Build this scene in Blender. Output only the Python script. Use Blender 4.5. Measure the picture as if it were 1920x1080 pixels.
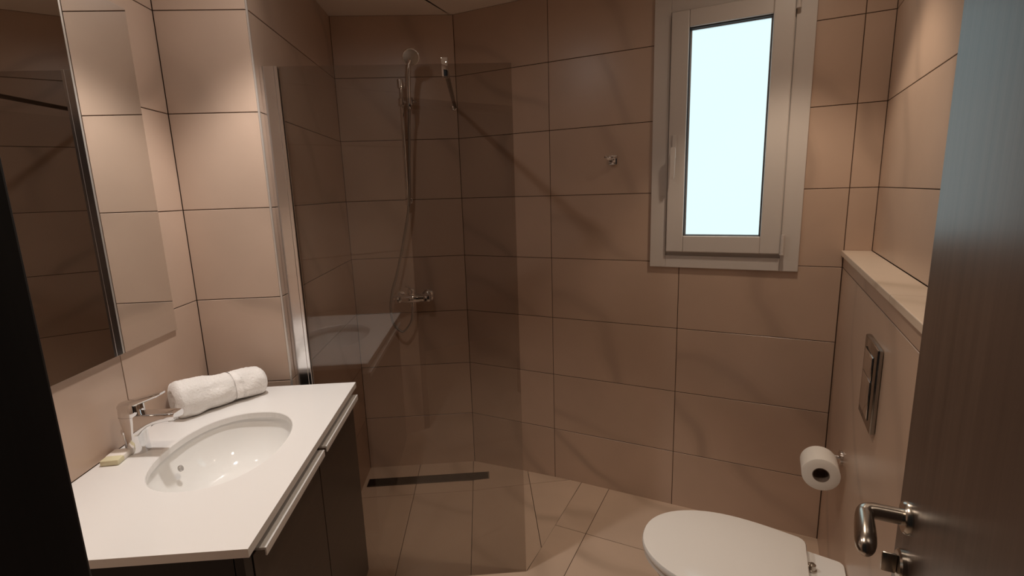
import bpy, bmesh, math, random
from mathutils import Vector, Matrix, noise
random.seed(7)
for o in list(bpy.data.objects): bpy.data.objects.remove(o, do_unlink=True)
sc = bpy.context.scene
COL = sc.collection
PI = math.pi

# ------------------------------------------------------------------ camera
cam_d = bpy.data.cameras.new('camera'); cam = bpy.data.objects.new('camera', cam_d); COL.objects.link(cam)
cam_d.sensor_width = 36.0; cam_d.lens = 942.1555 / 1920 * 36; cam_d.clip_start = 0.02
FW = Vector((0.0580108, 0.9802018, -0.1893125)); RT = Vector((0.9973787, -0.0651199, -0.0315453)); UP = Vector((0.0432488, 0.1869863, 0.9814100))
cam.matrix_world = Matrix(((RT.x, UP.x, -FW.x, 0.9637980), (RT.y, UP.y, -FW.y, -1.7222797), (RT.z, UP.z, -FW.z, 1.5280037), (0, 0, 0, 1)))
sc.camera = cam
# ------------------------------------------------------------------ world, exposure
w = bpy.data.worlds.new('world'); sc.world = w; w.use_nodes = True
w.node_tree.nodes['Background'].inputs[0].default_value = (0.9, 0.85, 0.8, 1)
w.node_tree.nodes['Background'].inputs[1].default_value = 0.012
sc.view_settings.view_transform = 'Standard'; sc.view_settings.look = 'None'
sc.view_settings.exposure = 0.0; sc.view_settings.gamma = 1.0; sc.view_settings.use_curve_mapping = False
sc.cycles.use_denoising = True; sc.cycles.blur_glossy = 0.6; sc.cycles.sample_clamp_indirect = 6.0
sc.cycles.max_bounces = 12; sc.cycles.transparent_max_bounces = 12
LAMP_COL = (1.0, 0.85, 0.72)
LAMPS = [((0.43, -0.34), 36.0, (1.0, 0.94, 0.89), 7.5), ((1.935, -0.175), 18.5, (1.0, 0.81, 0.63), 6.0), ((1.02, -0.90), 25.0, (1.0, 0.81, 0.63), 2.0)]     # x, y of the ceiling downlights, watts, colour, glow of the lens per watt
SPOT = math.radians(88); BLEND = 0.5
WINDOW_LIGHT = (0.80, 1.04, 1.08)

# ------------------------------------------------------------------ plan of the room
A = 0.5260986                                   # the window wall turns by this angle
CA, SA = math.cos(A), math.sin(A)
XS, YB, XC = 0.28, 0.9566, 0.8745               # nib end / shower back / corner with the window wall
S_BOX, S_RIGHT, T_FRONT = 1.702, 1.790, 2.08
FLOOR, CEIL = 0.025, 2.385
ROWS = [0.3 * k for k in range(1, 8)]
def st(s, t, z=0.0): return Vector((XC + s*CA - t*SA, YB - s*SA - t*CA, z))
U3 = Vector((CA, -SA, 0)); N3 = Vector((SA, CA, 0))

# ------------------------------------------------------------------ materials
def new_mat(name):
    m = bpy.data.materials.new(name); m.use_nodes = True
    nt = m.node_tree; b = nt.nodes['Principled BSDF']
    return m, nt, b
def simple(name, col, rough=0.5, metal=0.0, spec=0.5, coat=0.0):
    m, nt, b = new_mat(name)
    b.inputs['Base Color'].default_value = (*col, 1); b.inputs['Roughness'].default_value = rough
    b.inputs['Metallic'].default_value = metal; b.inputs['Specular IOR Level'].default_value = spec
    b.inputs['Coat Weight'].default_value = coat; b.inputs['Coat Roughness'].default_value = 0.05
    return m
def ramp(nt, stops):
    r = nt.nodes.new('ShaderNodeValToRGB'); e = r.color_ramp.elements
    e[0].position, e[0].color = stops[0][0], (*stops[0][1], 1); e[1].position, e[1].color = stops[-1][0], (*stops[-1][1], 1)
    for p, c in stops[1:-1]: x = e.new(p); x.color = (*c, 1)
    return r
def tile_mat(name, base, vein, rough):
    m, nt, b = new_mat(name); N = nt.nodes; L = nt.links
    tc = N.new('ShaderNodeTexCoord'); oi = N.new('ShaderNodeObjectInfo')
    mul = N.new('ShaderNodeMath'); mul.operation = 'MULTIPLY'; mul.inputs[1].default_value = 37.0; L.new(oi.outputs['Random'], mul.inputs[0])
    add = N.new('ShaderNodeVectorMath'); add.operation = 'ADD'; L.new(tc.outputs['Object'], add.inputs[0]); L.new(mul.outputs[0], add.inputs[1])
    n1 = N.new('ShaderNodeTexNoise'); n1.inputs['Scale'].default_value = 3.2; n1.inputs['Detail'].default_value = 3; L.new(add.outputs[0], n1.inputs['Vector'])
    wv = N.new('ShaderNodeTexWave'); wv.wave_type = 'BANDS'; wv.bands_direction = 'DIAGONAL'
    wv.inputs['Scale'].default_value = 0.85; wv.inputs['Distortion'].default_value = 7.0; wv.inputs['Detail'].default_value = 2.5; wv.inputs['Detail Scale'].default_value = 1.1
    L.new(add.outputs[0], wv.inputs['Vector'])
    rv = ramp(nt, [(0.0, (1, 1, 1)), (0.035, (0.35, 0.35, 0.35)), (0.12, (0, 0, 0))]); L.new(wv.outputs['Fac'], rv.inputs[0])
    mm = N.new('ShaderNodeMath'); mm.operation = 'MULTIPLY'; L.new(rv.outputs[0], mm.inputs[0]); L.new(n1.outputs['Fac'], mm.inputs[1])
    rb = ramp(nt, [(0.3, tuple(c*0.93 for c in base)), (0.7, tuple(min(1, c*1.05) for c in base))]); L.new(n1.outputs['Fac'], rb.inputs[0])
    mx = N.new('ShaderNodeMix'); mx.data_type = 'RGBA'; L.new(mm.outputs[0], mx.inputs[0]); L.new(rb.outputs[0], mx.inputs[6]); mx.inputs[7].default_value = (*vein, 1)
    L.new(mx.outputs[2], b.inputs['Base Color'])
    b.inputs['Roughness'].default_value = rough
    n2 = N.new('ShaderNodeTexNoise'); n2.inputs['Scale'].default_value = 22; L.new(add.outputs[0], n2.inputs['Vector'])
    bp = N.new('ShaderNodeBump'); bp.inputs['Strength'].default_value = 0.02; bp.inputs['Distance'].default_value = 0.01; L.new(n2.outputs['Fac'], bp.inputs['Height']); L.new(bp.outputs[0], b.inputs['Normal'])
    return m
def wood_mat(name, c0, c1, rough, scale=(60, 60, 1.2), coat=0.0):
    m, nt, b = new_mat(name); N = nt.nodes; L = nt.links
    tc = N.new('ShaderNodeTexCoord'); mp = N.new('ShaderNodeMapping'); mp.inputs['Scale'].default_value = scale; L.new(tc.outputs['Object'], mp.inputs[0])
    n = N.new('ShaderNodeTexNoise'); n.inputs['Scale'].default_value = 1.0; n.inputs['Detail'].default_value = 5; n.inputs['Roughness'].default_value = 0.6; L.new(mp.outputs[0], n.inputs['Vector'])
    r = ramp(nt, [(0.32, c0), (0.68, c1)]); L.new(n.outputs['Fac'], r.inputs[0]); L.new(r.outputs[0], b.inputs['Base Color'])
    b.inputs['Roughness'].default_value = rough; b.inputs['Coat Weight'].default_value = coat; b.inputs['Coat Roughness'].default_value = 0.25
    bp = N.new('ShaderNodeBump'); bp.inputs['Strength'].default_value = 0.08; bp.inputs['Distance'].default_value = 0.002; L.new(n.outputs['Fac'], bp.inputs['Height']); L.new(bp.outputs[0], b.inputs['Normal'])
    return m
def glass_mat(name, tint, ior=1.5):
    m = bpy.data.materials.new(name); m.use_nodes = True; nt = m.node_tree; N = nt.nodes; L = nt.links
    for n in list(N): N.remove(n)
    out = N.new('ShaderNodeOutputMaterial'); tr = N.new('ShaderNodeBsdfTransparent'); gl = N.new('ShaderNodeBsdfGlossy'); lw = N.new('ShaderNodeLayerWeight'); fr = N.new('ShaderNodeMath'); ma = N.new('ShaderNodeMath'); mx = N.new('ShaderNodeMixShader')
    tr.inputs[0].default_value = (*tint, 1); gl.inputs['Roughness'].default_value = 0.0; gl.inputs[0].default_value = (1, 1, 1, 1); lw.inputs[0].default_value = 0.5; f0 = ((ior-1)/(ior+1))**2
    fr.operation = 'POWER'; fr.inputs[1].default_value = 5.0; L.new(lw.outputs['Facing'], fr.inputs[0])
    ma.operation = 'MULTIPLY_ADD'; ma.inputs[1].default_value = 1-f0; ma.inputs[2].default_value = f0; L.new(fr.outputs[0], ma.inputs[0])
    L.new(ma.outputs[0], mx.inputs[0]); L.new(tr.outputs[0], mx.inputs[1]); L.new(gl.outputs[0], mx.inputs[2]); L.new(mx.outputs[0], out.inputs[0])
    return m
def emit_mat(name, col, strength):
    m, nt, b = new_mat(name)
    b.inputs['Base Color'].default_value = (0.04, 0.04, 0.04, 1); b.inputs['Roughness'].default_value = 0.3
    b.inputs['Emission Color'].default_value = (*col, 1); b.inputs['Emission Strength'].default_value = strength
    return m
def terry_mat(name, col):
    m, nt, b = new_mat(name); N = nt.nodes; L = nt.links
    tc = N.new('ShaderNodeTexCoord'); n = N.new('ShaderNodeTexNoise'); n.inputs['Scale'].default_value = 260; n.inputs['Detail'].default_value = 2; L.new(tc.outputs['Object'], n.inputs['Vector'])
    bp = N.new('ShaderNodeBump'); bp.inputs['Strength'].default_value = 0.55; bp.inputs['Distance'].default_value = 0.004; L.new(n.outputs['Fac'], bp.inputs['Height']); L.new(bp.outputs[0], b.inputs['Normal'])
    b.inputs['Base Color'].default_value = (*col, 1); b.inputs['Roughness'].default_value = 0.95; b.inputs['Sheen Weight'].default_value = 0.3
    return m

TILE = tile_mat('wall_tile', (0.56, 0.41, 0.315), (0.385, 0.28, 0.215), 0.30)
FTILE = tile_mat('floor_tile', (0.60, 0.45, 0.34), (0.40, 0.29, 0.21), 0.34)
GROUT = simple('grout', (0.075, 0.045, 0.03), 0.9, spec=0.2)
PLASTER = simple('ceiling_paint', (0.82, 0.72, 0.63), 0.85, spec=0.2)
LEDGE = tile_mat('ledge_stone', (0.70, 0.58, 0.47), (0.5, 0.4, 0.3), 0.3)
STEEL = simple('brushed_steel', (0.62, 0.60, 0.58), 0.28, 1.0)
TRIMM = simple('tile_edge_trim', (0.72, 0.66, 0.60), 0.35, 0.6)
CHROME = simple('chrome', (0.80, 0.80, 0.81), 0.04, 1.0)
SATIN = simple('satin_nickel', (0.50, 0.46, 0.41), 0.22, 1.0)
DARKCH = simple('dark_slot', (0.02, 0.018, 0.016), 0.4)
MIRROR = simple('mirror_silver', (0.90, 0.91, 0.90), 0.0, 1.0)
QUARTZ = simple('white_quartz', (0.83, 0.81, 0.79), 0.16)
CERAMIC = simple('white_ceramic', (0.86, 0.85, 0.83), 0.06, coat=0.3)
SEATP = simple('white_seat_plastic', (0.80, 0.765, 0.72), 0.09)
CAB = wood_mat('dark_wenge_laminate', (0.020, 0.012, 0.008), (0.032, 0.020, 0.014), 0.32, (50, 1.0, 50))
CABIN = simple('cabinet_side_black', (0.012, 0.010, 0.010), 0.45)
ALU = simple('bright_aluminium', (0.88, 0.86, 0.84), 0.38, 0.35)
DOORW = wood_mat('brown_door_veneer', (0.058, 0.038, 0.030), (0.090, 0.061, 0.048), 0.34, coat=0.25)
FRAMEW = wood_mat('black_door_frame', (0.006, 0.006, 0.007), (0.012, 0.011, 0.012), 0.5)
PVC = simple('off_white_window_pvc', (0.62, 0.57, 0.53), 0.35)
GASKET = simple('dark_gasket', (0.03, 0.03, 0.035), 0.6)
SPACER = simple('bright_spacer_bar', (0.75, 0.78, 0.80), 0.3, 0.7)
PANE = emit_mat('frosted_daylit_pane', WINDOW_LIGHT, 1.0)
GLASS = glass_mat('grey_shower_glass', (0.83, 0.81, 0.79), 1.62)
TOWEL = terry_mat('white_terry', (0.90, 0.86, 0.82))
BAND = simple('woven_towel_band', (0.92, 0.88, 0.84), 0.75)
SOAP = simple('cream_soap', (0.72, 0.66, 0.44), 0.35)
WRAP = simple('white_soap_label', (0.86, 0.80, 0.74), 0.4)
PAPER = simple('white_tissue', (0.82, 0.78, 0.73), 0.95, spec=0.1)
CARD = simple('grey_cardboard', (0.20, 0.15, 0.12), 0.9)
HOSE = simple('steel_hose', (0.42, 0.40, 0.38), 0.32, 1.0)
RUBBER = simple('grey_nozzle_face', (0.34, 0.30, 0.27), 0.25, 0.9)
WHITEM = simple('white_lamp_ring', (0.8, 0.78, 0.75), 0.4)
PAINT = simple('hall_wall_paint', (0.5, 0.45, 0.4), 0.9)

# ------------------------------------------------------------------ mesh helpers
def obj(name, bm, mat, parent=None, smooth=False, loc=None, rotz=None, mats=None):
    me = bpy.data.meshes.new(name); bmesh.ops.recalc_face_normals(bm, faces=bm.faces[:]); bm.to_mesh(me); bm.free()
    for m in (mats or [mat]): me.materials.append(m)
    if smooth:
        for p in me.polygons: p.use_smooth = True
        me.set_sharp_from_angle(angle=math.radians(38))
    o = bpy.data.objects.new(name, me); COL.objects.link(o)
    if parent: o.parent = parent
    if loc is not None: o.location = loc
    if rotz is not None: o.rotation_euler = (0, 0, rotz)
    return o
def empty(name, loc=(0, 0, 0), rotz=0.0):
    o = bpy.data.objects.new(name, None); COL.objects.link(o); o.location = loc; o.rotation_euler = (0, 0, rotz); o.empty_display_size = 0.05
    return o
def tag(o, label, cat, group=None):
    o['label'] = label; o['category'] = cat
    if group: o['group'] = group
    return o
def struct(o, label=None):
    o['kind'] = 'structure'
    if label: o['label'] = label
    return o
def BM(): return bmesh.new()
def add_box(bm, x0, x1, y0, y1, z0, z1, bev=0.0, seg=2):
    vs = [bm.verts.new((x, y, z)) for x in (x0, x1) for y in (y0, y1) for z in (z0, z1)]
    fs = [bm.faces.new([vs[i] for i in q]) for q in ((0, 1, 3, 2), (4, 6, 7, 5), (0, 4, 5, 1), (2, 3, 7, 6), (0, 2, 6, 4), (1, 5, 7, 3))]
    if bev > 0:
        es = list({e for f in fs for e in f.edges})
        bmesh.ops.bevel(bm, geom=es, offset=bev, segments=seg, profile=0.5, affect='EDGES')
    return bm
def add_loft(bm, rings, cap0=True, cap1=True, closed=True):
    rows = [[bm.verts.new(p) for p in r] for r in rings]
    n = len(rows[0])
    for a, b in zip(rows, rows[1:]):
        for i in range(n if closed else n - 1):
            j = (i + 1) % n; bm.faces.new((a[i], a[j], b[j], b[i]))
    if cap0: bm.faces.new(list(reversed(rows[0])))
    if cap1: bm.faces.new(rows[-1])
    return rows
def frame_of(d):
    d = Vector(d).normalized(); h = Vector((0, 0, 1)) if abs(d.z) < 0.9 else Vector((1, 0, 0))
    x = h.cross(d).normalized(); y = d.cross(x); return x, y
def add_cyl(bm, p0, p1, r0, r1=None, seg=20, cap=True):
    p0, p1 = Vector(p0), Vector(p1); x, y = frame_of(p1 - p0); r1 = r0 if r1 is None else r1
    add_loft(bm, [[p + (x*math.cos(2*PI*i/seg) + y*math.sin(2*PI*i/seg))*r for i in range(seg)] for p, r in ((p0, r0), (p1, r1))], cap, cap)
def add_turn(bm, p0, axis, prof, seg=24, cap=True):            # prof: (distance along axis, radius)
    p0 = Vector(p0); axis = Vector(axis).normalized(); x, y = frame_of(axis)
    add_loft(bm, [[p0 + axis*d + (x*math.cos(2*PI*i/seg) + y*math.sin(2*PI*i/seg))*r for i in range(seg)] for d, r in prof], cap, cap)
def spline(pts, n=8):
    P = [Vector(p) for p in pts]; out = []
    for i in range(len(P) - 1):
        p0, p1, p2, p3 = P[max(i-1, 0)], P[i], P[i+1], P[min(i+2, len(P)-1)]
        for k in range(n):
            t = k / n; out.append(0.5*((2*p1) + (p2-p0)*t + (2*p0-5*p1+4*p2-p3)*t*t + (3*p1-p0-3*p2+p3)*t**3))
    return out + [P[-1]]
def add_tube(bm, pts, r, seg=10):
    rings = []
    up = None
    for i, p in enumerate(pts):
        d = (pts[min(i+1, len(pts)-1)] - pts[max(i-1, 0)]).normalized()
        if up is None: x, y = frame_of(d)
        else:
            x = (up - d*up.dot(d)).normalized(); y = d.cross(x)
        up = x
        rr = r(i) if callable(r) else r
        rings.append([p + (x*math.cos(2*PI*k/seg) + y*math.sin(2*PI*k/seg))*rr for k in range(seg)])
    add_loft(bm, rings)
def add_prism(bm, poly, z0, z1, bev=0.0):
    a = [bm.verts.new((p[0], p[1], z0)) for p in poly]; b = [bm.verts.new((p[0], p[1], z1)) for p in poly]
    f0 = bm.faces.new(list(reversed(a))); f1 = bm.faces.new(b); n = len(poly)
    for i in range(n): bm.faces.new((a[i], a[(i+1) % n], b[(i+1) % n], b[i]))
    if bev > 0: bmesh.ops.bevel(bm, geom=list(f1.edges), offset=bev, segments=2, profile=0.5, affect='EDGES')
def clip(poly, a, b, c):                                        # keep a*x + b*y <= c
    out = []
    for i in range(len(poly)):
        p, q = poly[i], poly[(i+1) % len(poly)]
        dp, dq = a*p[0]+b*p[1]-c, a*q[0]+b*q[1]-c
        if dp <= 0: out.append(p)
        if dp*dq < 0:
            k = dp/(dp-dq); out.append((p[0]+k*(q[0]-p[0]), p[1]+k*(q[1]-p[1])))
    return out
def area(p): return 0.5*sum(p[i][0]*p[(i+1) % len(p)][1]-p[(i+1) % len(p)][0]*p[i][1] for i in range(len(p)))
def tidy(p):
    q = [a for i, a in enumerate(p) if math.dist(a, p[i-1]) > 1e-5]
    return q

# ------------------------------------------------------------------ tiled walls
G = 0.0014                                                     # half of a joint
def wall(name, o, u, n, rects, backs, label, thick=0.09, mat=TILE):
    """o: base corner, u: along the wall, n: into the room; rects: tiles (u0,u1,z0,z1); backs: slab pieces"""
    o, u, n = Vector(o), Vector(u).normalized(), Vector(n).normalized()
    bm = BM()
    for a, b, z0, z1 in backs:
        q = []
        for d in (-0.002, -thick):
            q.append([o + u*x + n*d + Vector((0, 0, z)) for x, z in ((a, z0), (b, z0), (b, z1), (a, z1))])
        add_loft(bm, q)
    W = struct(obj(name, bm, GROUT), label)
    for a, b, z0, z1 in rects:
        hw, hh = (b-a)/2 - G, (z1-z0)/2 - G
        if hw < 0.004 or hh < 0.004: continue
        c = 0.0008; t = BM()
        rg = [[Vector((sx*x, sy*y, d)) for sx, sy in ((-1, -1), (1, -1), (1, 1), (-1, 1))] for x, y, d in ((hw, hh, -0.0035), (hw, hh, -c), (hw-c, hh-c, 0))]
        add_loft(t, rg)
        T = obj('tile', t, mat, W)
        m = o + u*(a+b)/2 + Vector((0, 0, (z0+z1)/2))
        T.matrix_local = Matrix(((u.x, 0, n.x, m.x), (u.y, 0, n.y, m.y), (u.z, 1, n.z, m.z), (0, 0, 0, 1)))
    return W
def rows(z0, z1, lines=ROWS):
    L = [z0] + [r for r in lines if z0 + 0.003 < r < z1 - 0.003] + [z1]
    return list(zip(L, L[1:]))
def grid(us, z0, z1): return [(a, b, c, d) for c, d in rows(z0, z1) for a, b in zip(us, us[1:])]

S_L = (T_FRONT*SA - XC) / CA                                    # where the door wall meets the left wall
Y_L = st(S_L, T_FRONT).y
H = CEIL
Zm, Zs = 0.024, -0.003
# left wall x = 0 (u runs towards -y)
wall('wall_left', (0, 0, 0), (0, -1, 0), (1, 0, 0), grid([0, 0.386, -Y_L], Zm, H), [(-0.09, -Y_L+0.1, -0.05, H)], 'tiled wall carrying the mirror above the washstand')
# nib wall y = 0, faces the camera
wall('wall_nib', (0, 0, 0), (1, 0, 0), (0, -1, 0), grid([0, XS-0.004], Zm, H), [(0, XS-0.003, -0.05, H)], 'short tiled return wall beside the washstand')
# shower left wall x = XS
wall('wall_shower_side', (XS, 0, 0), (0, 1, 0), (1, 0, 0), grid([0.004, YB], Zs, H), [(0.003, YB+0.09, -0.05, H)], 'tiled side wall inside the shower')
wall('wall_shower_back', (XS, YB, 0), (1, 0, 0), (0, -1, 0), grid([0, XC-XS], Zs, H), [(-0.09, XC-XS, -0.05, H)], 'tiled back wall of the shower with the rail')
# window wall
W0, W1, WZ0, WZ1 = 0.992, 1.535, 1.2, 2.258
rc = []
for z0, z1 in rows(Zs, H):
    if z1 <= WZ0 + 0.001: us = [0, 0.499, 1.099, 1.7005]; rc += [(a, b, z0, z1) for a, b in zip(us, us[1:])]
    else:
        rc += [(0, 0.499, z0, z1), (0.499, W0, z0, z1), (W1, 1.7005, z0, z1), (1.7005, S_RIGHT, z0, z1)]
        if z1 > WZ1: rc += [(W0, 1.099, WZ1, z1), (1.099, W1, WZ1, z1)]
wall('wall_window', st(0, 0), U3, -N3, rc, [(-0.05, W0, -0.05, H), (W1, S_RIGHT+0.09, -0.05, H), (W0, W1, -0.05, WZ0), (W0, W1, WZ1, H)], 'slanted tiled wall with the frosted window', thick=0.12)
# right wall above the ledge, u runs along t
rc = [(a, b, z0, z1) for z0, z1 in rows(1.266, H) for a, b in ((0, 1.2), (1.2, T_FRONT))]
wall('wall_right', st(S_RIGHT, 0), -N3, -U3, rc, [(0, T_FRONT, -0.05, H)], 'tiled side wall above the cistern ledge')
rc = [(a, b, z0, z1) for z0, z1 in ((Zm, 1.2), (1.2, 1.246)) for a, b in ((0, 1.2), (1.2, T_FRONT))]
wall('wall_cistern', st(S_BOX, 0), -N3, -U3, rc, [(0.0, T_FRONT, -0.05, 1.246)], 'low tiled cistern boxing behind the toilet', thick=S_RIGHT-S_BOX-0.003)
# door wall with opening
S_J0, S_J1, Z_HEAD = 0.832, 1.695, 2.075
rc = grid([S_L, S_J0], Zm, H) + [(S_J0, 1.26, Z_HEAD, H), (1.26, S_RIGHT, Z_HEAD, H)]
wall('wall_front', st(0, T_FRONT), U3, N3, rc, [(S_L-0.12, S_J0, -0.05, H), (S_J0, S_RIGHT+0.09, Z_HEAD, H), (S_J1+0.002, S_RIGHT+0.09, -0.05, Z_HEAD)], 'tiled wall around the doorway', thick=0.13)
# ceiling
bm = BM()
cp = [(-0.09, Y_L-0.1), (-0.09, YB+0.09), (XC+0.03, YB+0.09)] + [tuple(st(S_RIGHT+0.09, -0.10)[:2]), tuple(st(S_RIGHT+0.09, T_FRONT+0.13)[:2]), tuple(st(S_L-0.1, T_FRONT+0.13)[:2])]
add_prism(bm, cp, CEIL, CEIL+0.06)
struct(obj('ceiling', bm, PLASTER), 'plain painted bathroom ceiling')

# ------------------------------------------------------------------ floor
def hshower(x, y):
    c = lambda v: max(0.0, min(1.0, v))
    return FLOOR * max(c((x-0.90)/0.40), c((0.665-y)/0.62))
S_CUT = 0.6455
YG = 0.045                                                     # plane of the glass screen
c0 = st(S_CUT, 0); tt = (c0.y - YG)/CA; c1 = st(S_CUT, tt)      # where the cut line meets the glass plane
shower_poly = [(XS, YG), (c1.x, YG), (c0.x, c0.y), (XC, YB), (XS, YB)]
def main_outline(g):
    a_ = st(S_CUT+g, 0); b_ = st(S_CUT+g, (a_.y - YG)/CA)
    return [(0, Y_L), tuple(st(S_L, T_FRONT+0.16)[:2]), tuple(st(S_BOX, T_FRONT+0.16)[:2]), tuple(st(S_BOX, 0)[:2]), (a_.x, a_.y), (b_.x, YG), (XS, YG), (XS, 0), (0, 0)]
main_poly = main_outline(0.0)
bm = BM(); add_prism(bm, main_poly, -0.05, FLOOR-0.0018)
# dished grout bed of the shower
def dished(poly, dz, dep, name, mat, parent, n=1):
    cx = sum(p[0] for p in poly)/len(poly); cy = sum(p[1] for p in poly)/len(poly); b = BM()
    a = [b.verts.new((p[0]-cx, p[1]-cy, hshower(*p)+dz)) for p in poly]; d = [b.verts.new((p[0]-cx, p[1]-cy, hshower(*p)+dz-dep)) for p in poly]
    f1 = b.faces.new(a); b.faces.new(list(reversed(d)))
    for i in range(len(poly)): b.faces.new((d[i], d[(i+1) % len(poly)], a[(i+1) % len(poly)], a[i]))
    bmesh.ops.triangulate(b, faces=[f1])
    return obj(name, b, mat, parent, loc=(cx, cy, 0))
FL = struct(obj('floor', bm, GROUT), 'beige tiled bathroom floor')
XL, YL = [XS-0.02, 0.5625, 0.867, 1.167, 1.60], [YG-0.01, 0.665, YB+0.02]
for i in range(4):
    for j in range(2):
        p = shower_poly
        for a_, b_, c_ in ((-1, 0, -(XL[i]+G)), (1, 0, XL[i+1]-G), (0, -1, -(YL[j]+G)), (0, 1, YL[j+1]-G)):
            p = clip(p, a_, b_, c_) if len(p) > 2 else []
        p = clip(p, CA, -SA, CA*c0.x - SA*c0.y - G) if len(p) > 2 else []
        p = tidy(p)
        if len(p) > 2 and abs(area(p)) > 4e-4: dished(p, 0, 0.006, 'tile', FTILE, FL)
g = dished([(XS, YG), (0.90, YG), (c1.x, YG), (c0.x, c0.y), (XC, YB), (XS, YB)], -0.022, 0.025, 'mortar_bed', GROUT, FL)
SLN, TLN = [0.1915-0.6, 0.1915, 0.7915, 1.3915, 1.9915], [-0.23, 0.37, 0.97, 1.57, 2.30]
toST = lambda p: ((p[0]-XC)*CA - (p[1]-YB)*SA, -((p[0]-XC)*SA + (p[1]-YB)*CA))
mst = [toST(p) for p in main_outline(0.0016)]
for i in range(4):
    for j in range(4):
        p = mst
        for a_, b_, c_ in ((-1, 0, -(SLN[i]+G)), (1, 0, SLN[i+1]-G), (0, -1, -(TLN[j]+G)), (0, 1, TLN[j+1]-G)):
            p = clip(p, a_, b_, c_) if len(p) > 2 else []
        p = tidy(p)
        if len(p) < 3 or abs(area(p)) < 4e-4: continue
        q = [tuple(st(*a_)[:2]) for a_ in p]
        if area(q) < 0: q.reverse()
        cx = sum(a_[0] for a_ in q)/len(q); cy = sum(a_[1] for a_ in q)/len(q); b = BM()
        add_prism(b, [(a_[0]-cx, a_[1]-cy) for a_ in q], -0.006, 0.0); obj('tile', b, FTILE, FL, loc=(cx, cy, FLOOR))

# ------------------------------------------------------------------ trims
bm = BM(); add_box(bm, XS-0.004, XS+0.0015, -0.0015, 0.003, Zm, CEIL-0.002)
struct(obj('trim_1', bm, TRIMM), 'slim metal edge trim on the nib wall corner')
# ledge on the cistern boxing
LG = struct(empty('trim_2', st(S_BOX, 0, 1.246), -A), 'pale stone ledge on the cistern boxing')
for a_, b_ in ((0.002, 0.868), (0.870, T_FRONT-0.002)):
    bm = BM(); add_box(bm, -0.010, S_RIGHT-S_BOX-0.001, -b_, -a_, 0.0, 0.020, 0.002); obj('slab', bm, LEDGE, LG)
# door frame
DF = struct(empty('trim_3', st(0, T_FRONT, FLOOR), -A), 'black wooden door frame')
for nm, (a_, b_, z0, z1) in (('jamb', (S_J0+0.001, 0.870, 0, Z_HEAD-FLOOR-0.04)), ('jamb', (1.6975, 1.70, 0, Z_HEAD-FLOOR-0.04)), ('head', (S_J0+0.001, 1.6935, Z_HEAD-FLOOR-0.038, Z_HEAD-FLOOR-0.002))):
    if nm == 'jamb' and a_ > 1.5: a_, b_ = 1.658, 1.6935
    bm = BM(); add_box(bm, a_, b_, -0.138, -0.0005, z0, z1, 0.002); obj(nm, bm, FRAMEW, DF)
bm = BM(); add_box(bm, S_J0-0.055, 0.862, -0.150, -0.1385, 0, Z_HEAD-FLOOR+0.03, 0.002); obj('casing', bm, FRAMEW, DF)
# hall outside the doorway
bm = BM(); add_prism(bm, [tuple(st(a_, b_)[:2]) for a_, b_ in ((0.2, T_FRONT+0.16), (0.2, 3.6), (2.4, 3.6), (2.4, T_FRONT+0.16))], -0.05, FLOOR)
struct(obj('floor_hall', bm, FTILE), 'hall floor outside the doorway')

# ------------------------------------------------------------------ window
WN = struct(empty('window_1', st(0, 0, 0), -A), 'tall off white window with a frosted pane')
def ring(bm, a0, a1, z0, z1, wl, wr, wb, wt, y0, y1, bev=0.002):
    add_box(bm, a0, a0+wl, y0, y1, z0, z1, bev); add_box(bm, a1-wr, a1, y0, y1, z0, z1, bev)
    add_box(bm, a0+wl, a1-wr, y0, y1, z0, z0+wb, bev); add_box(bm, a0+wl, a1-wr, y0, y1, z1-wt, z1, bev)
bm = BM(); ring(bm, 0.975, 1.552, 1.178, 2.276, 0.066, 0.066, 0.052, 0.066, -0.012, -0.0005); obj('frame', bm, PVC, WN)
bm = BM(); ring(bm, 0.994, 1.533, 1.202, 2.256, 0.060, 0.060, 0.055, 0.060, 0.001, 0.075, 0); obj('frame_lining', bm, PVC, WN)
bm = BM(); ring(bm, 1.0445, 1.4825, 1.2475, 2.2075, 0.069, 0.072, 0.070, 0.064, -0.026, 0.035, 0.004); SSH = obj('sash', bm, PVC, WN)
bm = BM(); ring(bm, 1.113, 1.411, 1.317, 2.144, 0.004, 0.004, 0.003, 0.006, -0.018, 0.006, 0); obj('gasket', bm, GASKET, SSH)
bm = BM(); ring(bm, 1.1165, 1.407, 1.3195, 2.139, 0.006, 0.003, 0.003, 0.005, -0.004, 0.006, 0); obj('spacer_bar', bm, SPACER, SSH)
bm = BM(); add_box(bm, 1.112, 1.412, 0.007, 0.022, 1.316, 2.146); obj('pane', bm, PANE, WN)
bm = BM(); add_box(bm, 1.060, 1.078, -0.034, -0.0265, 1.640, 1.735, 0.003)
HB = obj('handle_plate', bm, PVC, WN)
bm = BM(); add_cyl(bm, (1.069, -0.034, 1.672), (1.069, -0.052, 1.672), 0.008)
add_loft(bm, [[Vector((1.069+hx*sx, -0.056+hy*sy, z)) for sx, sy in ((-1, -1), (1, -1), (1, 1), (-1, 1))] for z, hx, hy in ((1.684, 0.007, 0.005), (1.676, 0.010, 0.007), (1.62, 0.009, 0.006), (1.565, 0.007, 0.005), (1.556, 0.004, 0.003))])
obj('handle', bm, PVC, HB, True)
for z0 in (1.250, 2.150):
    bm = BM(); add_cyl(bm, (1.491, -0.030, z0), (1.491, -0.030, z0+0.075), 0.0075, seg=14); add_cyl(bm, (1.491, -0.030, z0-0.004), (1.491, -0.030, z0), 0.009, seg=14); add_box(bm, 1.483, 1.489, -0.028, -0.013, z0, z0+0.07); obj('hinge', bm, PVC, WN, True)

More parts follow.
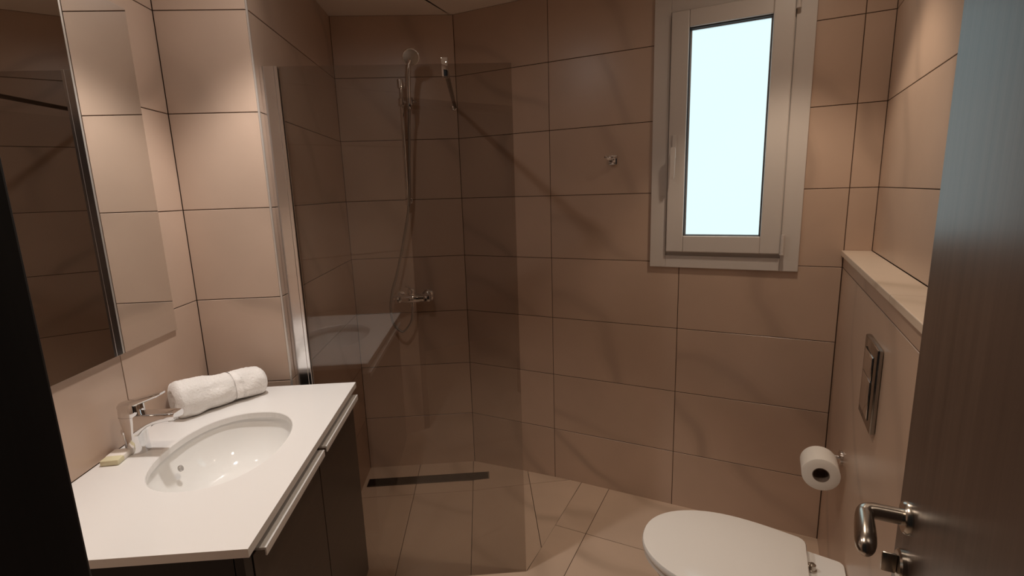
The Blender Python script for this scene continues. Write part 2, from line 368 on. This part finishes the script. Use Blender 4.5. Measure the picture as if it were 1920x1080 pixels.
# ------------------------------------------------------------------ door leaf with lever
DR = struct(empty('door_1', st(1.655, 1.30, 0.033), -A), 'dark brown veneered door standing open against the cistern wall')
bm = BM(); add_box(bm, 0.0, 0.038, -0.755, 0.0, 0.0, 2.0, 0.0025); obj('leaf', bm, DOORW, DR)
hz = 1.0 - 0.033; hy = -0.062
bm = BM(); add_turn(bm, (0, hy, hz), (-1, 0, 0), [(0.0, 0.026), (0.006, 0.026), (0.010, 0.023), (0.0105, 0.012)], 32); RO = obj('handle_rose', bm, SATIN, DR, True)
bm = BM()
add_tube(bm, spline([(-0.008, hy, hz), (-0.030, hy, hz), (-0.050, hy-0.001, hz), (-0.0585, hy-0.006, hz-0.001), (-0.062, hy-0.018, hz-0.003)], 6), 0.0128, 16)
n = 26; rg = []
for i in range(n):
    k = i/(n-1); cy = hy + 0.006 - 0.104*k; cx = -0.060 - 0.010*k; cz = hz - 0.002 - 0.012*k*k
    e = math.sqrt(max(0.0, 1-(2*k-1)**6)); w_ = math.sin(PI*min(1.0, 0.28+0.62*k)); hz_ = (0.0125 + 0.0060*k*w_)*max(e, 0.04); hx_ = (0.0120 + 0.0050*k*w_)*max(e, 0.04)
    rg.append([Vector((cx+hx_*math.cos(2*PI*j/18), cy, cz+hz_*math.sin(2*PI*j/18))) for j in range(18)])
add_loft(bm, rg)
obj('lever', bm, SATIN, RO, True)
lz = 0.915 - 0.033
bm = BM(); add_turn(bm, (0, hy, lz), (-1, 0, 0), [(0.0, 0.025), (0.006, 0.025), (0.009, 0.022)], 28); LR = obj('lock_rose', bm, SATIN, DR, True)
bm = BM(); add_box(bm, -0.030, -0.009, hy-0.003, hy+0.003, lz-0.017, lz+0.017, 0.0025); obj('thumb_turn', bm, SATIN, LR, True)
bm = BM(); add_box(bm, 0.006, 0.030, -0.0002, 0.0022, hz-0.13, hz+0.06, 0.0); obj('lock_faceplate', bm, SATIN, DR)

# ------------------------------------------------------------------ mirror
bm = BM(); add_box(bm, 0.002, 0.0075, -0.865, -0.142, 1.138, 2.058, 0.0006, 1)
tag(obj('wall_mirror', bm, MIRROR), 'large frameless rectangular mirror on the tiled wall above the washbasin', 'mirror')

# ------------------------------------------------------------------ vanity: cabinet, countertop, basin
VY0, VY1, VX, VZ = -0.878, -0.053, 0.514, 0.90
VC = tag(empty('vanity_cabinet', (0.0, (VY0+VY1)/2, 0.17)), 'dark wenge vanity cabinet under the white countertop', 'cabinet')
cy = (VY0+VY1)/2
bm = BM()
add_box(bm, 0.004, 0.478, VY0+0.012-cy, VY0+0.030-cy, 0.0, 0.711); add_box(bm, 0.004, 0.478, VY1-0.030-cy, VY1-0.012-cy, 0.0, 0.711)
add_box(bm, 0.004, 0.478, VY0+0.030-cy, VY1-0.030-cy, 0.0, 0.018); add_box(bm, 0.004, 0.016, VY0+0.030-cy, VY1-0.030-cy, 0.018, 0.60)
add_box(bm, 0.455, 0.478, VY0+0.030-cy, VY1-0.030-cy, 0.66, 0.711)
obj('carcass', bm, CABIN, VC)
for a_, b_ in ((-0.435, -0.062), (-0.835, -0.440)):
    bm = BM(); add_box(bm, 0.480, 0.499, a_-cy, b_-cy, 0.004, 0.683, 0.001); dd = obj('cabinet_door', bm, CAB, VC)
    bm = BM(); add_box(bm, 0.484, 0.520, a_+0.012-cy, b_-0.004-cy, 0.684, 0.690, 0.001); add_box(bm, 0.516, 0.520, a_+0.012-cy, b_-0.004-cy, 0.672, 0.684, 0.001)
    h = obj('handle', bm, ALU, dd); h['label'] = 'bright aluminium edge pull'
bm = BM(); add_box(bm, 0.480, 0.497, VY0+0.012-cy, -0.838-cy, 0.004, 0.711); obj('filler_strip', bm, CABIN, VC)
# countertop with the oval cut-out
BX, BY, BA, BB = 0.278, -0.466, 0.147, 0.205
def oval(a, b, n=64, e=2.25):
    out = []
    for i in range(n):
        t = 2*PI*i/n; c, s = math.cos(t), math.sin(t)
        out.append((BX + a*math.copysign(abs(c)**(2/e), c), BY + b*math.copysign(abs(s)**(2/e), s)))
    return out
bm = BM(); NO = 64; ov = oval(BA, BB, NO)
def rect_pt(p):
    dx, dy = p[0]-BX, p[1]-BY
    k = min(((VX-BX) if dx > 0 else BX-0.001)/max(abs(dx), 1e-6), ((VY1-BY) if dy > 0 else BY-VY0)/max(abs(dy), 1e-6))
    return (BX+dx*k, BY+dy*k)
outer = [rect_pt(p) for p in ov]
for cx_, cy_ in ((VX, VY1), (VX, VY0), (0.001, VY0), (0.001, VY1)):
    i = min(range(NO), key=lambda q: (outer[q][0]-cx_)**2+(outer[q][1]-cy_)**2); outer[i] = (cx_, cy_)
r_in = lambda d: oval(BA-d, BB-d, NO)
add_loft(bm, [[Vector((p[0], p[1], z)) for p in q] for q, z in ((oval(BA, BB, NO), VZ-0.018), (outer, VZ-0.018), (outer, VZ-0.001), (oval(BA+0.002, BB+0.002, NO), VZ-0.0), (oval(BA, BB, NO), VZ-0.002), (oval(BA, BB, NO), VZ-0.018))], False, False)
bmesh.ops.remove_doubles(bm, verts=bm.verts[:], dist=1e-6)
for v in bm.verts:
    if abs(v.co.z-(VZ-0.001)) < 1e-6: v.co.z = VZ
tag(obj('countertop', bm, QUARTZ), 'white quartz countertop with an oval basin cut-out', 'countertop')
# basin: inner and outer shell
WB = tag(empty('washbasin', (BX, BY, 0.74)), 'white oval undermount washbasin sunk in the countertop', 'basin')
def shell(a, b, z): return [Vector((p[0]-BX, p[1]-BY, z-0.74)) for p in oval(a, b, NO, 2.15)]
bm = BM(); inner = []
for k in range(15):
    t = k/14; ph = t*PI/2
    sc_ = max(0.10, math.cos(ph)**0.62); inner.append((BA*0.985*sc_+0.012*(1-t), BB*0.985*sc_+0.012*(1-t), VZ-0.0185-0.132*math.sin(ph)**1.15))
rg = [shell(a_, b_, z) for a_, b_, z in reversed(inner)] + [shell(BA+0.026, BB+0.026, VZ-0.0185), shell(BA+0.026, BB+0.026, VZ-0.030)] + [shell(a_+0.012, b_+0.012, z-0.012) for a_, b_, z in inner[2:]]
add_loft(bm, rg)
obj('bowl', bm, CERAMIC, WB, True)
bm = BM(); add_turn(bm, (0, 0, 0.0085), (0, 0, 1), [(0, 0.026), (0.003, 0.026), (0.005, 0.022), (0.0052, 0.006)], 28); obj('plug', bm, CHROME, WB, True)
bm = BM(); add_turn(bm, (-0.124, 0.0, 0.103), (1, 0, 0.45), [(0, 0.0085), (0.0035, 0.0085), (0.0045, 0.0065), (0.0035, 0.005)], 20); obj('overflow_ring', bm, simple('overflow_cover', (0.55, 0.53, 0.51), 0.2, 0.5), WB, True)

# ------------------------------------------------------------------ basin mixer tap
FX, FY = 0.062, -0.465
FA = tag(empty('basin_tap', (FX, FY, VZ), math.radians(-4)), 'chrome single lever mixer tap behind the oval basin', 'tap')
def rrect(hx, hy, r, n=6):
    o_ = []
    for qx, qy, a0 in ((1, 1, 0), (-1, 1, PI/2), (-1, -1, PI), (1, -1, 1.5*PI)):
        for i in range(n): t = a0 + PI/2*i/(n-1); o_.append((qx*(hx-r)+r*math.cos(t), qy*(hy-r)+r*math.sin(t)))
    return o_
bm = BM(); rg = []
for z, dx, hx, hy_ in ((0.0, 0, 0.0235, 0.0235), (0.004, 0, 0.0235, 0.0235), (0.03, 0.0, 0.0225, 0.0225), (0.06, -0.001, 0.024, 0.0235), (0.085, -0.002, 0.027, 0.0245), (0.1, -0.003, 0.0285, 0.025)):
    rg.append([Vector((p[0]+dx, p[1], z)) for p in rrect(hx, hy_, min(hx, hy_)*0.85)])
add_loft(bm, rg); obj('body', bm, CHROME, FA, True)
bm = BM(); rg = []
for x, zt, th, hy_ in ((0.0, 0.104, 0.060, 0.0225), (0.018, 0.1045, 0.055, 0.0222), (0.030, 0.105, 0.042, 0.022), (0.045, 0.1055, 0.032, 0.0218), (0.065, 0.106, 0.026, 0.0215), (0.090, 0.1065, 0.0215, 0.021), (0.112, 0.107, 0.019, 0.0205), (0.1155, 0.106, 0.016, 0.0195)):
    rg.append([Vector((x, p[0], zt-th/2+p[1])) for p in rrect(hy_, th/2, 0.006)])
add_loft(bm, rg); SPT = obj('spout', bm, CHROME, FA, True)
bm = BM(); add_turn(bm, (0.099, 0, 0.0885), (0.12, 0, -1), [(0, 0.0115), (0.006, 0.0115), (0.0065, 0.009), (0.003, 0.009)], 20); obj('aerator', bm, STEEL, SPT, True)
bm = BM(); rg = []
for z, k in ((0.1005, 1.0), (0.110, 1.0), (0.126, 0.97), (0.134, 0.86), (0.136, 0.6)):
    rg.append([Vector((p[0]-0.003, p[1], z + (0.05*p[0] if z > 0.115 else 0))) for p in rrect(0.0285*k, 0.025*k, 0.022*k)])
add_loft(bm, rg); CP = obj('lever_cap', bm, CHROME, FA, True)
bm = BM(); rg = []
for x, z, hw, th in ((-0.026, 0.124, 0.017, 0.012), (0.0, 0.130, 0.020, 0.018), (0.03, 0.1385, 0.018, 0.015), (0.055, 0.1465, 0.0155, 0.011), (0.077, 0.1535, 0.0135, 0.008), (0.084, 0.156, 0.010, 0.005)):
    rg.append([Vector((x, p[0], z+p[1])) for p in rrect(hw, th/2, th*0.42)])
add_loft(bm, rg); obj('lever', bm, CHROME, CP, True)
bm = BM(); add_cyl(bm, (-0.034, 0.0, 0.0), (-0.034, 0.0, 0.045), 0.0022, seg=10); add_turn(bm, (-0.034, 0, 0.045), (0, 0, 1), [(0, 0.002), (0.002, 0.0052), (0.012, 0.0058), (0.015, 0.004)], 14); obj('plug_rod', bm, CHROME, FA, True)

# ------------------------------------------------------------------ soap
SO = tag(empty('soap_bar', (0.034, -0.507, VZ), math.radians(4)), 'small cream soap bar lying beside the basin tap', 'soap')
bm = BM(); add_box(bm, -0.021, 0.021, -0.031, 0.031, 0.0003, 0.0145, 0.003); obj('bar', bm, SOAP, SO, True)
bm = BM(); add_box(bm, -0.0216, 0.0216, -0.008, 0.0316, 0.0003, 0.0152, 0.003); wl = obj('wrapper', bm, WRAP, SO, True); wl['label'] = 'white paper wrapper'

# ------------------------------------------------------------------ rolled towel
P0, P1 = Vector((0.043, -0.272, VZ+0.0535)), Vector((0.217, -0.086, VZ+0.046))
ax = (P1-P0); LEN = ax.length; ang = math.atan2(ax.y, ax.x)
TW = tag(empty('rolled_towel', ((P0.x+P1.x)/2, (P0.y+P1.y)/2, VZ), ang), 'thick rolled white terry towel lying behind the basin tap', 'towel')
def towel_r(u, th):                                             # u along the roll 0..1
    r = 0.0525 - 0.008*u + 0.0026*math.sin(7*u+1) + 0.0028*math.sin(2*th+3*u)
    r += 0.004*((th/(2*PI)) % 1.0)                              # one wrap of spiral thickness
    r += 0.0055*noise.noise(Vector((u*6, math.cos(th)*1.6, math.sin(th)*1.6)))
    r -= 0.0042*math.exp(-((u-0.655)/0.05)**4)
    r += 0.0012*noise.noise(Vector((u*46, math.cos(th)*9, math.sin(th)*9))) + 0.0007*noise.noise(Vector((u*110, math.cos(th)*24, math.sin(th)*24)))
    e = min(u, 1-u)*LEN
    if e < 0.016: r *= math.sqrt(max(0.12, 1-((0.016-e)/0.016)**2*0.42))
    return r
def towel_strip(u0, u1, nu, off, capped):
    bm = BM(); nth = 128; rg = []
    for i in range(nu+1):
        u = u0 + (u1-u0)*i/nu; ring_ = []
        zc = 0.0525 - 0.0075*u
        for j in range(nth):
            th = 2*PI*j/nth + 0.9; r = towel_r(u, th-0.9)+off
            y = r*1.06*math.cos(th); z = zc + r*0.96*math.sin(th)
            ring_.append(Vector(((u-0.5)*LEN, y, max(z, 0.0006 if off <= 0 else 0.0004))))
        rg.append(ring_)
    if capped:
        for end in (0, -1):
            base = rg[end]; x = base[0].x; c = Vector((x, 0, 0.049))
            sg = -1 if end == 0 else 1; extra = []
            for k, dp in ((0.80, 0.004), (0.70, -0.006), (0.58, 0.003), (0.47, -0.007), (0.35, 0.002), (0.22, -0.008), (0.06, -0.002)):
                extra.append([c + (v-c)*k + Vector((sg*dp, 0, 0)) for v in base])
            if end == 0: rg = list(reversed(extra)) + rg
            else: rg = rg + extra
    add_loft(bm, rg, capped, capped)
    return bm
TB = obj('towel_roll', towel_strip(0, 1, 120, 0, True), TOWEL, TW, True)
bw = obj('woven_band', towel_strip(0.615, 0.695, 12, 0.0024, False), BAND, TB, True); bw['label'] = 'smooth woven border band'

# ------------------------------------------------------------------ shower screen
SS = tag(empty('shower_screen', (0.71, YG, FLOOR)), 'clear fixed glass shower screen in a chrome wall profile', 'shower screen')
GZ0, GZ1 = FLOOR+0.001, 1.944
bm = BM(); add_box(bm, 0.327-0.71, 1.089-0.71, -0.004, 0.004, GZ0-FLOOR, GZ1-FLOOR); obj('glass_panel', bm, GLASS, SS)
bm = BM(); add_box(bm, XS+0.001-0.71, 0.3265-0.71, -0.012, 0.012, GZ0-FLOOR, 1.945-FLOOR, 0.0008, 1)
add_box(bm, 0.3266-0.71, 0.337-0.71, -0.0115, -0.0045, GZ0-FLOOR, 1.945-FLOOR, 0.001, 1); add_box(bm, 0.3266-0.71, 0.337-0.71, 0.0045, 0.0115, GZ0-FLOOR, 1.945-FLOOR, 0.001, 1)
obj('wall_profile', bm, simple('polished_aluminium', (0.90, 0.90, 0.91), 0.16, 1.0), SS)
SB = obj('support_rod', (lambda b: (add_cyl(b, (0.869-0.71, 0.016, 1.945-FLOOR), (0.864-0.71, YB-YG-0.006, 1.952-FLOOR), 0.009, seg=16), b)[1])(BM()), simple('dark_chrome_rod', (0.10, 0.085, 0.075), 0.25, 1.0), SS, True)
bm = BM(); add_box(bm, 0.860-0.71, 0.882-0.71, -0.014, -0.0045, 1.903-FLOOR, 1.962-FLOOR, 0.003); add_box(bm, 0.860-0.71, 0.882-0.71, 0.0045, 0.018, 1.903-FLOOR, 1.962-FLOOR, 0.003); add_box(bm, 0.860-0.71, 0.882-0.71, -0.006, 0.010, 1.9455-FLOOR, 1.960-FLOOR, 0.002)
obj('clamp', bm, CHROME, SB, True)
bm = BM(); add_turn(bm, (0.858-0.71, YB-YG-0.0005, 1.952-FLOOR), (0, -1, 0), [(0, 0.016), (0.006, 0.016), (0.010, 0.010)], 20); obj('wall_flange', bm, CHROME, SB, True)

# ------------------------------------------------------------------ shower rail, hand shower, mixer
SR = tag(empty('shower_rail', (0.603, YB, 1.48)), 'slim chrome slide rail fixed to the shower back wall', 'shower rail')
bm = BM(); add_cyl(bm, (-0.004, -0.045, 0.0), (0.003, -0.045, 0.60), 0.009, seg=18); RL = obj('rail', bm, CHROME, SR, True)
for z in (0.016, 0.580):
    bm = BM(); add_cyl(bm, (0, -0.0005, z), (0, -0.050, z), 0.011, seg=16); add_turn(bm, (0, -0.045, z-0.022), (0, 0, 1), [(0, 0.012), (0.002, 0.0145), (0.042, 0.0145), (0.044, 0.012)], 20); add_turn(bm, (0, -0.0005, z), (0, -1, 0), [(0, 0.018), (0.008, 0.018), (0.011, 0.012)], 20); obj('bracket', bm, CHROME, SR, True)
bm = BM(); add_turn(bm, (0.001, -0.045, 0.475), (0, 0, 1), [(0, 0.013), (0.003, 0.0165), (0.035, 0.0165), (0.038, 0.013)], 20)
add_cyl(bm, (0.0, -0.047, 0.494), (0.075, -0.060, 0.494), 0.0085, seg=16); add_turn(bm, (0.045, -0.072, 0.474), (0.0, -0.2, 1), [(0, 0.012), (0.002, 0.0155), (0.036, 0.0165), (0.038, 0.013)], 18); obj('slider', bm, CHROME, SR, True)
HS = tag(empty('hand_shower', (0.648, YB-0.117, 1.94)), 'round chrome hand shower hanging in the slide rail with a hose', 'hand shower')
bm = BM(); pts = spline([(0.0, 0.0, -0.01), (0.001, -0.004, 0.05), (0.004, -0.012, 0.11), (0.010, -0.026, 0.160), (0.018, -0.042, 0.190), (0.026, -0.056, 0.205)], 6)
add_tube(bm, pts, lambda i: 0.0105 + 0.0025*math.sin(PI*i/len(pts)) , 14); obj('grip', bm, CHROME, HS, True)
hd = Vector((0.05, -0.80, -0.55)).normalized(); hc = Vector((0.030, -0.050, 0.215))
bm = BM(); add_turn(bm, hc - hd*0.010, hd, [(0, 0.012), (0.006, 0.034), (0.014, 0.0405), (0.022, 0.0405), (0.024, 0.038)], 32); SH = obj('spray_head', bm, CHROME, HS, True)
bm = BM(); add_turn(bm, hc + hd*0.0142, hd, [(0, 0.036), (0.0012, 0.036), (0.002, 0.030)], 32)
for k, m in ((0.012, 6), (0.022, 12), (0.031, 16)):
    x, y = frame_of(hd)
    for i in range(m): q = hc + hd*0.0155 + (x*math.cos(2*PI*i/m) + y*math.sin(2*PI*i/m))*k; add_cyl(bm, q, q+hd*0.0018, 0.0016, seg=6)
obj('nozzle_face', bm, RUBBER, SH, True)
HO = HS.location
hp = [(0.648, 0.839, 1.93), (0.640, 0.860, 1.86), (0.627, 0.875, 1.70), (0.608, 0.885, 1.474), (0.570, 0.890, 1.299), (0.525, 0.890, 1.134), (0.489, 0.888, 1.023), (0.477, 0.886, 0.937), (0.487, 0.886, 0.860), (0.530, 0.888, 0.813), (0.575, 0.89, 0.858), (0.588, 0.893, 0.915), (0.590, 0.895, 0.962)]
bm = BM(); add_tube(bm, [p - HO for p in spline(hp, 10)], 0.0068, 10); obj('hose', bm, HOSE, HS, True)
MX = tag(empty('shower_mixer', (0.594, YB, 0.99)), 'exposed chrome shower mixer on the back wall below the rail', 'shower mixer')
bm = BM(); add_turn(bm, (-0.098, -0.062, 0), (1, 0, 0), [(0, 0.017), (0.004, 0.0205), (0.052, 0.0205), (0.060, 0.024), (0.132, 0.024), (0.140, 0.0205), (0.190, 0.0205), (0.194, 0.017)], 28); obj('body', bm, CHROME, MX, True)
for x in (-0.075, 0.075):
    bm = BM(); add_turn(bm, (x, -0.0005, 0), (0, -1, 0), [(0, 0.034), (0.004, 0.034), (0.014, 0.024), (0.016, 0.017), (0.052, 0.017)], 28); obj('wall_union', bm, CHROME, MX, True)
    bm = BM(); add_box(bm, x-0.016, x+0.016, -0.0905, -0.080, -0.015, 0.015, 0.003); obj('end_cover', bm, CHROME, MX, True)
bm = BM(); add_turn(bm, (-0.004, -0.062, 0.020), (0, 0, 1), [(0, 0.020), (0.006, 0.022), (0.026, 0.022), (0.032, 0.019), (0.036, 0.012)], 24); MC = obj('lever_cap', bm, CHROME, MX, True)
bm = BM(); add_tube(bm, spline([(-0.006, -0.062, 0.048), (-0.010, -0.090, 0.066), (-0.014, -0.120, 0.076), (-0.018, -0.150, 0.080)], 5), lambda i: 0.0085-0.0002*i, 12); obj('lever', bm, CHROME, MC, True)
bm = BM(); add_turn(bm, (-0.012, -0.086, 0.0), (0, -1, 0), [(0, 0.008), (0.010, 0.008), (0.013, 0.005)], 16); obj('diverter_knob', bm, CHROME, MX, True)
bm = BM(); add_turn(bm, (-0.004, -0.062, -0.022), (0, 0, -1), [(0, 0.012), (0.010, 0.012), (0.012, 0.010), (0.022, 0.010)], 18); obj('hose_outlet', bm, CHROME, MX, True)

# ------------------------------------------------------------------ linear drain
DN = tag(empty('shower_drain', (0.628, 0.794, 0.0)), 'long dark linear drain set in the shower floor', 'drain')
bm = BM(); ring(bm, -0.327, 0.327, 0, 0, 0, 0, 0, 0, 0, 0, 0) if False else None
for x0, x1, y0, y1 in ((-0.327, 0.327, -0.034, -0.031), (-0.327, 0.327, 0.031, 0.034), (-0.327, -0.324, -0.031, 0.031), (0.324, 0.327, -0.031, 0.031)): add_box(bm, x0, x1, y0, y1, 0.0004, 0.0055)
obj('rim', bm, simple('dark_steel', (0.10, 0.085, 0.075), 0.4, 1.0), DN)
bm = BM(); add_box(bm, -0.3225, 0.3225, -0.0295, 0.0295, 0.0004, 0.0045, 0.0006, 1); obj('grate', bm, simple('dark_grate', (0.045, 0.035, 0.03), 0.35, 0.8), DN)

# ------------------------------------------------------------------ robe hook
RH = tag(empty('robe_hook', st(0.803, 0, 1.648), -A), 'small chrome robe hook on the tiled wall left of the window', 'hook')
bm = BM(); add_box(bm, -0.019, 0.019, -0.007, -0.0005, -0.019, 0.021, 0.002); obj('backplate', bm, CHROME, RH, True)
bm = BM(); add_tube(bm, spline([(0.0, -0.006, 0.004), (-0.002, -0.026, 0.004), (-0.012, -0.040, 0.006), (-0.022, -0.046, 0.014)], 5), 0.0055, 12); add_turn(bm, (-0.020, -0.045, 0.011), (-0.5, -0.3, 0.8), [(0, 0.004), (0.003, 0.0075), (0.008, 0.0075), (0.010, 0.004)], 14); obj('peg', bm, CHROME, RH, True)
bm = BM(); add_box(bm, -0.014, 0.014, -0.024, -0.0075, -0.017, -0.008, 0.002); obj('lower_peg', bm, CHROME, RH, True)

# ------------------------------------------------------------------ toilet
T_C = 0.77
TO = tag(empty('toilet', st(S_BOX, T_C, FLOOR), PI-A), 'white wall hung toilet with its lid closed', 'toilet')
def dshape(x0, x1, hw, hb, rc_=0.03, n=15):
    """outline: straight back edge at x0, rounded front at x1"""
    xm = x0 + (x1-x0)*0.47; half = []
    for i in range(5): t = PI/2*i/4; half.append((x0+rc_-rc_*math.cos(t), hb-rc_+rc_*math.sin(t)))
    for i in range(1, 7): k = i/7; half.append((x0+rc_+(xm-x0-rc_)*k, hb+(hw-hb)*math.sin(k*PI/2)))
    for i in range(n+1): t = PI/2*i/n; half.append((xm+(x1-xm)*math.sin(t)**(1.0), hw*math.cos(t)**0.92 if i < n else 0.0))
    return half + [(x, -y) for x, y in reversed(half[:-1])]
def dring(x0, x1, hw, hb, z, rc_=0.03): return [Vector((x, y, z)) for x, y in dshape(x0, x1, hw, hb, rc_)]
z0 = -FLOOR
bm = BM(); add_loft(bm, [dring(0.107, 0.577, 0.189, 0.162, 0.3985+z0), dring(0.105, 0.579, 0.191, 0.164, 0.402+z0), dring(0.105, 0.579, 0.191, 0.164, 0.414+z0), dring(0.108, 0.576, 0.188, 0.161, 0.4195+z0), dring(0.13, 0.55, 0.164, 0.138, 0.4225+z0), dring(0.2, 0.46, 0.09, 0.07, 0.424+z0)])
obj('lid', bm, SEATP, TO, True)
bm = BM(); add_loft(bm, [dring(0.115, 0.570, 0.183, 0.156, 0.378+z0), dring(0.112, 0.574, 0.186, 0.159, 0.381+z0), dring(0.112, 0.574, 0.186, 0.159, 0.394+z0), dring(0.115, 0.570, 0.183, 0.156, 0.3965+z0)])
obj('seat', bm, SEATP, TO, True)
bm = BM(); rg = []
for z, x0, x1, hw, hb in ((0.10, 0.001, 0.30, 0.085, 0.08), (0.115, 0.001, 0.34, 0.10, 0.095), (0.18, 0.001, 0.42, 0.125, 0.115), (0.26, 0.001, 0.49, 0.152, 0.135), (0.32, 0.001, 0.535, 0.170, 0.148), (0.355, 0.001, 0.556, 0.177, 0.152), (0.372, 0.001, 0.560, 0.178, 0.152), (0.3765, 0.004, 0.555, 0.174, 0.148)):
    rg.append(dring(x0, x1, hw, hb, z+z0, 0.02))
add_loft(bm, rg); obj('bowl', bm, CERAMIC, TO, True)
for y in (-0.072, 0.072):
    bm = BM(); add_turn(bm, (0.092, y, 0.377+z0), (0, 0, 1), [(0, 0.013), (0.004, 0.013), (0.006, 0.010), (0.020, 0.010), (0.024, 0.006)], 20); add_cyl(bm, (0.092, y, 0.393+z0), (0.118, y, 0.3975+z0), 0.0065, seg=14); obj('hinge', bm, SATIN, TO, True)

# ------------------------------------------------------------------ flush plate
FP = tag(empty('flush_plate', st(S_BOX, 0.745, 0.895), PI-A), 'chrome flush plate on the cistern boxing above the toilet', 'flush plate')
bm = BM(); add_box(bm, 0.0005, 0.014, -0.082, 0.082, 0.0, 0.222, 0.004); obj('plate', bm, simple('dark_chrome_plate', (0.40, 0.385, 0.37), 0.16, 1.0), FP, True)
for y0, y1, z0_, z1_ in ((-0.050, 0.050, 0.028, 0.128), (-0.050, 0.050, 0.131, 0.192)):
    bm = BM(); add_box(bm, 0.0142, 0.018, y0, y1, z0_, z1_, 0.0018); obj('button', bm, CHROME, FP, True)
for y0, y1 in ((-0.053, -0.0505), (0.0505, 0.053)):
    bm = BM(); add_box(bm, 0.0141, 0.0155, y0, y1, 0.026, 0.194); obj('slot', bm, DARKCH, FP)

# ------------------------------------------------------------------ paper holder and roll
PZ, PT, RR = 0.612, 0.52, 0.0545
PH = tag(empty('paper_holder', st(S_BOX, 0.40, PZ), PI-A), 'chrome toilet paper holder on the cistern boxing', 'paper holder')
bm = BM(); add_turn(bm, (0.0005, 0, 0), (1, 0, 0), [(0, 0.024), (0.007, 0.024), (0.010, 0.020)], 24); obj('flange', bm, CHROME, PH, True)
bm = BM(); add_tube(bm, spline([(0.008, 0, 0), (0.045, 0, 0), (0.062, 0.004, 0.002), (0.070, 0.018, 0.004), (0.070, 0.05, 0.004), (0.070, 0.075, 0.004), (0.070, 0.098, 0.004)], 6), 0.0065, 12); obj('arm', bm, CHROME, PH, True)
TR = tag(empty('toilet_roll', st(S_BOX-0.070, PT-0.096, PZ-0.014), PI-A), 'white toilet paper roll hanging on the holder', 'toilet paper')
bm = BM(); x, y = Vector((1, 0, 0)), Vector((0, 0, 1)); rg = []
for yy, r in ((0.0, 0.0245), (0.0, RR-0.003), (0.002, RR), (0.094, RR), (0.096, RR-0.003), (0.096, 0.0245), (0.0, 0.0245)):
    rg.append([Vector((r*math.cos(2*PI*i/48), yy, r*math.sin(2*PI*i/48))) for i in range(48)])
add_loft(bm, rg, False, False); bmesh.ops.remove_doubles(bm, verts=bm.verts[:], dist=1e-6); obj('paper', bm, PAPER, TR, True)
bm = BM(); rg = []
for yy, r in ((0.001, 0.0225), (0.001, 0.0243), (0.0965, 0.0243), (0.0965, 0.0225), (0.001, 0.0225)):
    rg.append([Vector((r*math.cos(2*PI*i/32), yy, r*math.sin(2*PI*i/32))) for i in range(32)])
add_loft(bm, rg, False, False); bmesh.ops.remove_doubles(bm, verts=bm.verts[:], dist=1e-6); obj('core', bm, CARD, TR, True)

# ------------------------------------------------------------------ ceiling downlights
LBL = ['round recessed ceiling downlight above the washbasin', 'round recessed ceiling downlight above the toilet', 'round recessed ceiling downlight in the middle of the room']
for (xy, watts, lcol, glow), lb in zip(LAMPS, LBL):
    DL = tag(empty('ceiling_downlight', (xy[0], xy[1], CEIL)), lb, 'downlight', 'recessed ceiling downlights')
    bm = BM(); rg = []
    for z, r in ((-0.0005, 0.030), (-0.0005, 0.042), (-0.003, 0.041), (-0.005, 0.034), (-0.002, 0.030), (-0.0005, 0.030)):
        rg.append([Vector((r*math.cos(2*PI*i/32), r*math.sin(2*PI*i/32), z)) for i in range(32)])
    add_loft(bm, rg, False, False); bmesh.ops.remove_doubles(bm, verts=bm.verts[:], dist=1e-6); obj('ring', bm, WHITEM, DL, True)
    bm = BM(); add_turn(bm, (0, 0, -0.0006), (0, 0, -1), [(0, 0.029), (0.001, 0.029)], 28); obj('lens', bm, emit_mat('lit_lamp_lens', lcol, glow*watts), DL)
    ld = bpy.data.lights.new('downlight_beam', 'SPOT'); ld.energy = watts; ld.color = lcol; ld.spot_size = SPOT; ld.spot_blend = BLEND; ld.shadow_soft_size = 0.045
    lo = bpy.data.objects.new('downlight_beam', ld); COL.objects.link(lo); lo.parent = DL; lo.location = (0, 0, -0.03)
